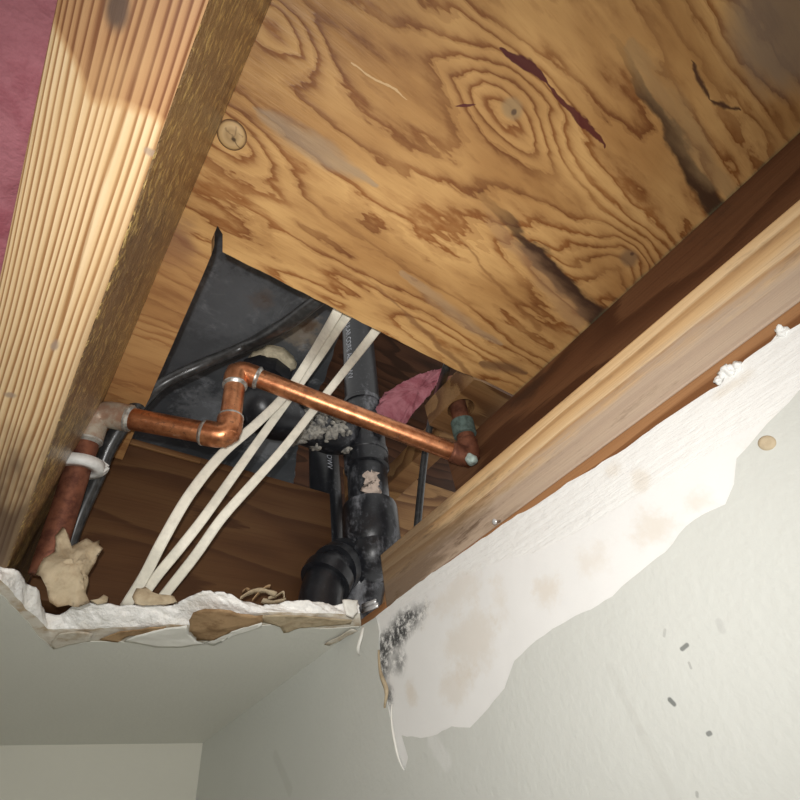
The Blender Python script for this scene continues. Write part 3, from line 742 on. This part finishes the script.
# ------------------------------------------------------------------ black pan, drain, pipes
ZB = 2.72
panuv = [(350, 300), (342, 330), (334, 348), (326, 375), (316, 398), (303, 412), (298, 440), (294, 480), (290, 520)]
edge = [(onz(u, v, ZB).x, onz(u, v, ZB).y, 0) for u, v in panuv]
ej = [(p[0], p[1]) for p in jag(edge, .05, .012, 3)]
pan = sheet('shower_base', [(-.55, .8), (ej[0][0], .8)] + ej + [(-.55, ej[-1][1])], lambda a, b, d: (a, b, ZB + d), .05, M['pan'], label='black underside of a shower base seen through the plywood cut-out', cat='shower base')
# crumbly caulk round the drain
for i, (uv, th) in enumerate((([(246, 362), (252, 357), (262, 352), (272, 349), (284, 353), (294, 360), (298, 368), (292, 372), (282, 364), (268, 358), (254, 363)], .05), ([(262, 412), (275, 418), (288, 424), (292, 430), (280, 430), (268, 424)], .04))):
    P = [onz(u, v, ZB - .06) for u, v in uv]
    c = sum(P, Vector((0, 0, 0))) / len(P); ring = jag(P, .03, .02, i, True); verts = []; faces = []; k = len(ring)
    for l, (t_, h) in enumerate(((1, .06), (.95, .0), (.7, -.03), (.4, -.03), (.05, -.02))):
        for p in ring:
            q = c + (p - c) * t_; verts.append((q.x, q.y, q.z + h + .03 * mn.noise(q * 14)))
    for l in range(4):
        for a in range(k): faces.append([l * k + a, l * k + (a + 1) % k, (l + 1) * k + (a + 1) % k, (l + 1) * k + a])
    faces.append([4 * k + a for a in range(k)]); faces.append(list(range(k)))
    mesh_from('caulk', verts, faces, M['caulk'], pan, True)
# brown water spot on the pan
# (flat stains live in the material)

SX = 1.72
A = onx(358, 340, SX); Bp = onx(371, 530, SX)
axis = (Bp - A).normalized()
def onax(v):      # point of the stack axis whose image row is v
    lo, hi = -3.0, 6.0
    for _ in range(40):
        m_ = (lo + hi) / 2; p = A + axis * m_; q = R.transposed() @ p; vv = 400 + F * q.y / q.z
        if vv < v: lo = m_
        else: hi = m_
    return A + axis * lo
r0 = .146
stack = empty('drain_stack', onax(600), 'black plastic drain stack rising beside the sawn plate end', 'pipe')
P_top = A - axis * 1.6; P_bot = onax(660)
def span(a, b): return (onax(a), (onax(b) - onax(a)).length)
def ring_prof(L, r, lip=.012):
    return [(0, r0 * .99), (0.001, r - .01), (.012, r), (.05, r), (.055, r - lip), (L - .055, r - lip), (L - .05, r), (L - .012, r), (L - .001, r - .01), (L, r0 * .99)]
auto(lathe('pipe', P_top, axis, [(0, r0), ((onax(410) - P_top).length, r0)], M['abs'], stack))
a, L = span(404, 458); auto(lathe('sanitary_tee', a, axis, ring_prof(L, r0 * 1.17), M['abs_dusty'], stack))
a, L = span(452, 515); auto(lathe('pipe', a, axis, [(0, r0), (L, r0)], M['abs_dusty'], stack))
a, L = span(456, 470); auto(lathe('coupling', a, axis, [(0, r0), (.004, r0 * 1.13), (L, r0 * 1.15), (L + .01, r0)], M['abs_dusty'], stack))
a, L = span(507, 548); cp = auto(lathe('coupling', a, axis, [(0, r0 * .99), (.002, r0 * 1.27), (.03, r0 * 1.32), (L - .05, r0 * 1.32), (L, r0 * 1.15), (L + .01, r0 * .99)], M['abs_dusty'], stack))
a, L = span(540, 600); bend = onax(540)
low = smooth_path([bend, onax(556), onx(364, 566, SX) , onx(360, 585, SX), onx(356, 605, SX), onx(352, 630, SX)], 6)
auto(tube('elbow', low, r0 * 1.12, M['abs_dusty'], stack, seg=28))
# branch fitting curving off to the lower left, with hub rings
bp = [onx(368, 558, SX), ony(352, 562, 2.42), ony(340, 566, 2.36), ony(330, 574, 2.33), ony(323, 588, 2.33), ony(318, 614, 2.34)]
bpath = smooth_path(bp, 6)
auto(tube('branch_pipe', bpath, r0 * .85, M['abs'], stack, seg=26))
for i0, rr2 in ((9, 1.10), (14, 1.05), (20, 1.06)):
    d = (bpath[i0 + 1] - bpath[i0]).normalized()
    auto(lathe('hub_ring', bpath[i0] - d * .035, d, [(0, r0 * .9), (.001, r0 * rr2), (.07, r0 * rr2), (.071, r0 * .9)], M['abs_dusty'] if i0 == 13 else M['abs'], stack, 26))
# pale putty left on the pipe
cpt = onax(496); toC = (-cpt).normalized()
n1 = (toC - axis * toC.dot(axis)).normalized(); n2 = axis.cross(n1)
verts = []; faces = []; NA, NB = 9, 12
for j in range(NB + 1):
    for i in range(NA + 1):
        s_ = -.55 + i / NA * .75; tt_ = -.11 + .22 * j / NB
        e = .42 * mn.noise(Vector((i * .22, j * .38, 3)))
        edge_ = min(i, NA - i, j, NB - j) / 2.5
        rad = r0 + .001 + .010 * min(1, edge_) * (1 + .4 * mn.noise(Vector((i, j, 0))))
        s2_ = s_ + e + (.25 * (j / NB - .5)); t2_ = tt_ + .03 * mn.noise(Vector((i * .9, 7, j * .2)))
        verts.append(tuple(cpt + axis * t2_ + (n1 * math.cos(s2_) + n2 * math.sin(s2_)) * rad))
for j in range(NB):
    for i in range(NA): faces.append([j * (NA + 1) + i, j * (NA + 1) + i + 1, (j + 1) * (NA + 1) + i + 1, (j + 1) * (NA + 1) + i])
mesh_from('putty_patch', verts, faces, M['pinkpatch'], stack, True)
# white factory printing along the upper pipe, wrapped on its surface
def printing(txt, p0, ax, rad, ang, size, parent, mat):
    cu = bpy.data.curves.new('print', 'FONT'); cu.body = txt; cu.size = size
    ob = bpy.data.objects.new('tmp', cu); col.objects.link(ob)
    dg = bpy.context.evaluated_depsgraph_get(); me = bpy.data.meshes.new_from_object(ob.evaluated_get(dg))
    toC = (-Vector(p0)).normalized(); n1 = (toC - ax * toC.dot(ax)).normalized(); n2 = ax.cross(n1)
    vs_ = []
    for v in me.vertices:
        a = ang - v.co.y / rad
        vs_.append(tuple(Vector(p0) + ax * v.co.x + (n1 * math.cos(a) + n2 * math.sin(a)) * (rad + .002)))
    fs = [list(p.vertices) for p in me.polygons]
    bpy.data.objects.remove(ob); bpy.data.curves.remove(cu); bpy.data.meshes.remove(me)
    return mesh_from('pipe_printing', vs_, fs, mat, parent, label='white printed lettering')
printing('CELLULAR CORE ABS DWV', onax(322), axis, r0, .80, .075, stack, M['print'])
# trap arm from the tee to the shower drain, crusted with cement
trap = empty('drain_trap', onax(432), 'crusted black trap arm between shower drain and stack', 'pipe')
t0 = onax(433) + Vector((-.13, 0, 0))
yy = t0.y
arm = smooth_path([t0, ony(338, 437, yy + .01), ony(318, 431, yy + .02), ony(298, 424, yy + .02), ony(282, 417, yy)], 6)
arm_r = r0 * .92
auto(tube('trap_arm', arm, [arm_r * (1 + .10 * mn.noise(p * 6)) for p in arm], M['abs_dusty'], trap, seg=24))
tail = smooth_path([ony(284, 418, yy), ony(272, 415, yy - .02), ony(262, 406, yy - .06), ony(262, 390, yy - .08), ony(268, 372, yy - .1), ony(276, 357, yy - .12)], 6)
auto(tube('trap_bend', tail, r0 * 1.12, M['abs'], trap, seg=24))
d = (tail[20] - tail[18]).normalized()
auto(lathe('slip_nut', tail[19], d, [(0, r0), (.001, r0 * 1.35), (.12, r0 * 1.3), (.121, r0)], M['abs'], trap, 10))
rc = random.Random(3)
for i in range(46):
    k = rc.randrange(2, len(arm) - 4)
    p = arm[k]; toC = (-p).normalized(); a = rc.uniform(-1.0, 1.3); tx = (arm[k + 1] - arm[k - 1]).normalized()
    n1 = (toC - tx * toC.dot(tx)).normalized(); n2 = tx.cross(n1)
    c = p + (n1 * math.cos(a) + n2 * math.sin(a)) * arm_r * .96; rr2 = rc.uniform(.018, .05)
    bm = bmesh.new(); bmesh.ops.create_icosphere(bm, subdivisions=3, radius=rr2)
    for q in bm.verts:
        q.co = q.co * (1 + 1.1 * mn.noise(q.co * 34 + Vector((i, i * 3, 0)))); q.co.z *= .8; q.co += c
    bm_out('cement_crust', bm, M['gunk'], trap, True)
# second vertical pipe behind the blocking
v1 = ony(323, 440, 2.72); v2 = Vector((v1.x + .02, 2.72, 1.25))
bk = empty('vent_pipe', v2, 'black pipe dropping behind the brown blocking board under the trap arm', 'pipe')
auto(lathe('pipe', v2, v1 - v2, [(0, .125), ((v1 - v2).length, .125)], M['abs'], bk))
ax2 = (v2 - v1).normalized()
printing('ABS DWV', v1 + ax2 * .15, ax2, .125, -.2, .06, bk, M['print'])

# copper line -------------------------------------------------------
def cpt_(u, v, y): return ony(u, v, y)
c_bot = ony(44, 574, 2.24); c_e1 = ony(96, 412, 2.06); c_e2 = ony(228, 437, 1.80); c_e3 = ony(237, 370, 1.76); c_e4 = ony(471, 459, 1.38)
c_bot = c_e1 + (c_bot - c_e1)
hc2 = onz(461, 409, 1.985)
c_end = Vector((hc2.x, hc2.y, 2.25))
rad = .054
cop = empty('copper_pipe', c_e1, 'bare copper water pipe stepping across the opening with soldered elbows', 'pipe')
def elbow(p, a, b, L, r, mat, solder_mat=None, name='elbow'):
    da = (Vector(a) - p).normalized(); db = (Vector(b) - p).normalized()
    A_ = p + da * L; B_ = p + db * L; path = []
    for i in range(5): path.append(A_.lerp(p + da * L * .55, i / 4))
    for i in range(1, 9):
        t_ = i / 8; a0 = p + da * L * .55; b0 = p + db * L * .55
        path.append(a0 * (1 - t_) ** 2 + p * 2 * t_ * (1 - t_) + b0 * t_ ** 2)
    for i in range(1, 5): path.append((p + db * L * .55).lerp(B_, i / 4))
    e = auto(tube(name, path, r, mat, cop, seg=22), 50)
    for q, dd in ((A_, da), (B_, db)):
        auto(lathe('solder_joint', q - dd * .012, dd, [(0, r * .98), (.002, r * 1.03), (.010, r * 1.02), (.022, rad * 1.0)], solder_mat or M['solder'], e, 20))
    return e
def seg_pipe(a, b, mat, name='pipe'):
    a = Vector(a); b = Vector(b); n = 10
    return tube(name, [a.lerp(b, i / n) for i in range(n + 1)], rad, mat, cop, seg=22)
seg_pipe(c_bot, c_e1, M['copper_dark']); seg_pipe(c_e1, c_e2, M['copper']); seg_pipe(c_e2, c_e3, M['copper']); seg_pipe(c_e3, c_e4, M['copper']); seg_pipe(c_e4, c_end, M['copper_dark'])
elbow(c_e1, c_bot, c_e2, .165, .066, M['copper_film'])
elbow(c_e2, c_e1, c_e3, .125, .064, M['copper'])
elbow(c_e3, c_e2, c_e4, .125, .064, M['copper'])
elbow(c_e4, c_e3, c_end, .12, .061, M['copper_dark'], M['copper_dark'])
bm = bmesh.new(); bmesh.ops.create_icosphere(bm, subdivisions=3, radius=.035)
for q in bm.verts: q.co = q.co * (1 + .4 * mn.noise(q.co * 30)) + c_e4 - c_e4.normalized() * .052
bm_out('solder_blob', bm, plain('pale_green_flux', (.42, .52, .48), .5, .2, scale=30, var=.4), cop, True)
auto(lathe('coupling', c_end.lerp(c_e4, .55), c_e4 - c_end, [(0, rad), (.002, rad * 1.3), (.10, rad * 1.3), (.102, rad)], M['verdigris'], cop, 20))
# white plastic clamp round the drop beside the joist
c = c_e1.lerp(c_bot, .38); d = (c_bot - c_e1).normalized()
cl = empty('pipe_clamp', c, 'white plastic clamp holding the copper drop against the joist', 'clamp')
nn = Vector((0, -1, 0)); nn = (nn - d * nn.dot(d)).normalized(); bb = d.cross(nn)
path = [c + (nn * math.cos(a) + bb * math.sin(a)) * (rad + .026) for a in [math.radians(-165 + 330 * i / 30) for i in range(31)]]
tube('ring', path, .022, M['white_plastic'], cl, prof=[(1, 1), (-1, 1), (-1, -1), (1, -1)], up=tuple(d))
tube('strap_ear', [c + bb * -.02 + nn * -(.05), c + nn * -.10 + bb * .0, c + nn * -.17 + Vector((-.02, 0, .02))], .03, M['white_plastic'], cl, seg=8)
ec = c + Vector((.085, .02, .03))
bm = bmesh.new(); bmesh.ops.create_cube(bm, size=.06); bmesh.ops.bevel(bm, geom=list(bm.edges), offset=.012, segments=2, affect='EDGES')
for q in bm.verts: q.co = Matrix.Rotation(.5, 3, 'Y') @ q.co + ec
bm_out('screw_tab', bm, M['white_plastic'], cl)

# flat cream cables ------------------------------------------------
flat = [(.33 * math.sin(a) if abs(math.cos(a)) < .01 else .36 * math.sin(a), (1.0 if math.cos(a) > 0 else -1.0) * min(1, abs(math.cos(a)) ** .45)) for a in [2 * math.pi * i / 20 for i in range(20)]]
def cable(name, uvy, hw, label, mat, group='cream house cables'):
    path = smooth_path([(onz(u, v, -y) if y < 0 else ony(u, v, y)) for u, v, y in uvy], 8)
    o = tube(name, path, hw, mat, None, prof=flat, up=(-.4, -.6, -.7), label=label, cat='cable', group=group)
    return o
cable('electrical_cable', [(345, 296, -2.14), (334, 318, -2.06), (310, 358, 1.6), (285, 395, 1.78), (255, 425, 1.90), (222, 454, 1.97), (190, 494, 2.04), (163, 540, 2.14), (145, 575, 2.28), (129, 601, 2.40), (125, 607, 2.45)], .026, 'leftmost cream cable of the three, bowed towards the copper elbow', M['cable'])
cable('electrical_cable', [(362, 300, -2.18), (344, 320, -2.08), (318, 359, 1.6), (288, 400, 1.84), (262, 436, 1.94), (232, 478, 2.0), (205, 516, 2.08), (180, 548, 2.16), (157, 576, 2.28), (140, 600, 2.40), (137, 604, 2.45)], .024, 'middle cream cable of the three, crossing behind the copper run', M['cable'])
cable('electrical_cable', [(395, 305, -2.12), (371, 337, -2.06), (342, 374, 1.55), (312, 412, 1.76), (282, 450, 1.88), (252, 484, 1.96), (222, 518, 2.06), (195, 556, 2.18), (166, 593, 2.36), (161, 600, 2.40), (158, 605, 2.45)], .024, 'rightmost cream cable of the three, coming over the plywood edge alone', M['cable'])
# black cables
pa = smooth_path([onz(352, 278, 2.16), onz(316, 302, 2.10), onz(283, 326, 2.13), ony(246, 346, 1.70), ony(200, 366, 1.83), ony(160, 386, 1.97), ony(130, 415, 2.07), ony(110, 445, 2.16), ony(98, 475, 2.24), ony(80, 515, 2.32), ony(66, 555, 2.40)], 8)
tube('black_cable', pa, [.036 + .010 * mn.noise(p * 4) for p in pa], M['black_cable'], None, seg=14, label='thick black cable slanting across the shower base cut-out', cat='cable')
pb = smooth_path([onz(452, 356, 2.12), onz(446, 370, 2.06), ony(436, 400, 1.62), ony(428, 435, 1.82), ony(423, 470, 1.96), ony(418, 520, 2.06), ony(416, 545, 2.10)], 8)
tube('black_cable', pb, .026, M['black_cable'], None, seg=12, label='thin black cable hanging behind the right end of the copper run', cat='cable')

# bright metal strap at the foot of the stack
st_ = empty('metal_strap', onx(372, 604, WX + .04), 'bright metal strap at the foot of the black stack', 'strap')
for (a, b, c2, d2) in (((362, 606), (376, 601), .010, .0), ((362, 611), (378, 605), .012, .01)):
    p0 = onx(*a, WX + .03); p1 = onx(*b, WX + .03)
    tube('strap_band', [p0, p0.lerp(p1, .5) + Vector((-.01, 0, -.004)), p1], c2, M['steel'], st_, prof=[(1, .35), (-1, .35), (-1, -.35), (1, -.35)], up=(0, 0, 1))

# ------------------------------------------------------------------ insulation
def batt(name, x0, x1, y0, y1, z0, thick, nx, ny, label):
    verts = []; faces = []
    for top_ in (0, 1):
        for j in range(ny + 1):
            for i in range(nx + 1):
                x = x0 + (x1 - x0) * i / nx; y = y0 + (y1 - y0) * j / ny
                e = min(i, nx - i) / nx * 2; puff = math.sqrt(min(1, e * 3))
                q = Vector((x * 2.2, y * 1.6, top_ * 9)); d = .05 * mn.noise(q) + .03 * mn.noise(q * 2.7) + .014 * mn.noise(q * 7)
                verts.append((x, y, (z0 + .06 - .05 * puff + d) if not top_ else z0 + thick + d))
    s = (nx + 1) * (ny + 1)
    for k in (0, 1):
        for j in range(ny):
            for i in range(nx):
                a = k * s + j * (nx + 1) + i; faces.append([a, a + 1, a + nx + 2, a + nx + 1])
    edge = [i for i in range(nx + 1)] + [j * (nx + 1) + nx for j in range(1, ny + 1)] + [ny * (nx + 1) + i for i in range(nx - 1, -1, -1)] + [j * (nx + 1) for j in range(ny - 1, 0, -1)]
    for i in range(len(edge)):
        a, b = edge[i], edge[(i + 1) % len(edge)]; faces.append([a, b, b + s, a + s])
    return mesh_from(name, verts, faces, M['pink'], None, True, label=label, cat='insulation', group='pink fibreglass insulation')
batt('insulation_batt', -2.1, -.285, -2.3, 3.2, 1.10, .5, 60, 150, 'pink fibreglass insulation filling the bay left of the joist')
lump('insulation_batt', [(382, 424), (376, 408), (384, 394), (400, 384), (420, 374), (442, 368), (440, 380), (430, 394), (416, 410), (404, 426), (392, 432)], 2.0, .05, M['pink'], None, .03, 3, label='small pink insulation wad tucked behind the black stack', cat='insulation', group='pink fibreglass insulation')
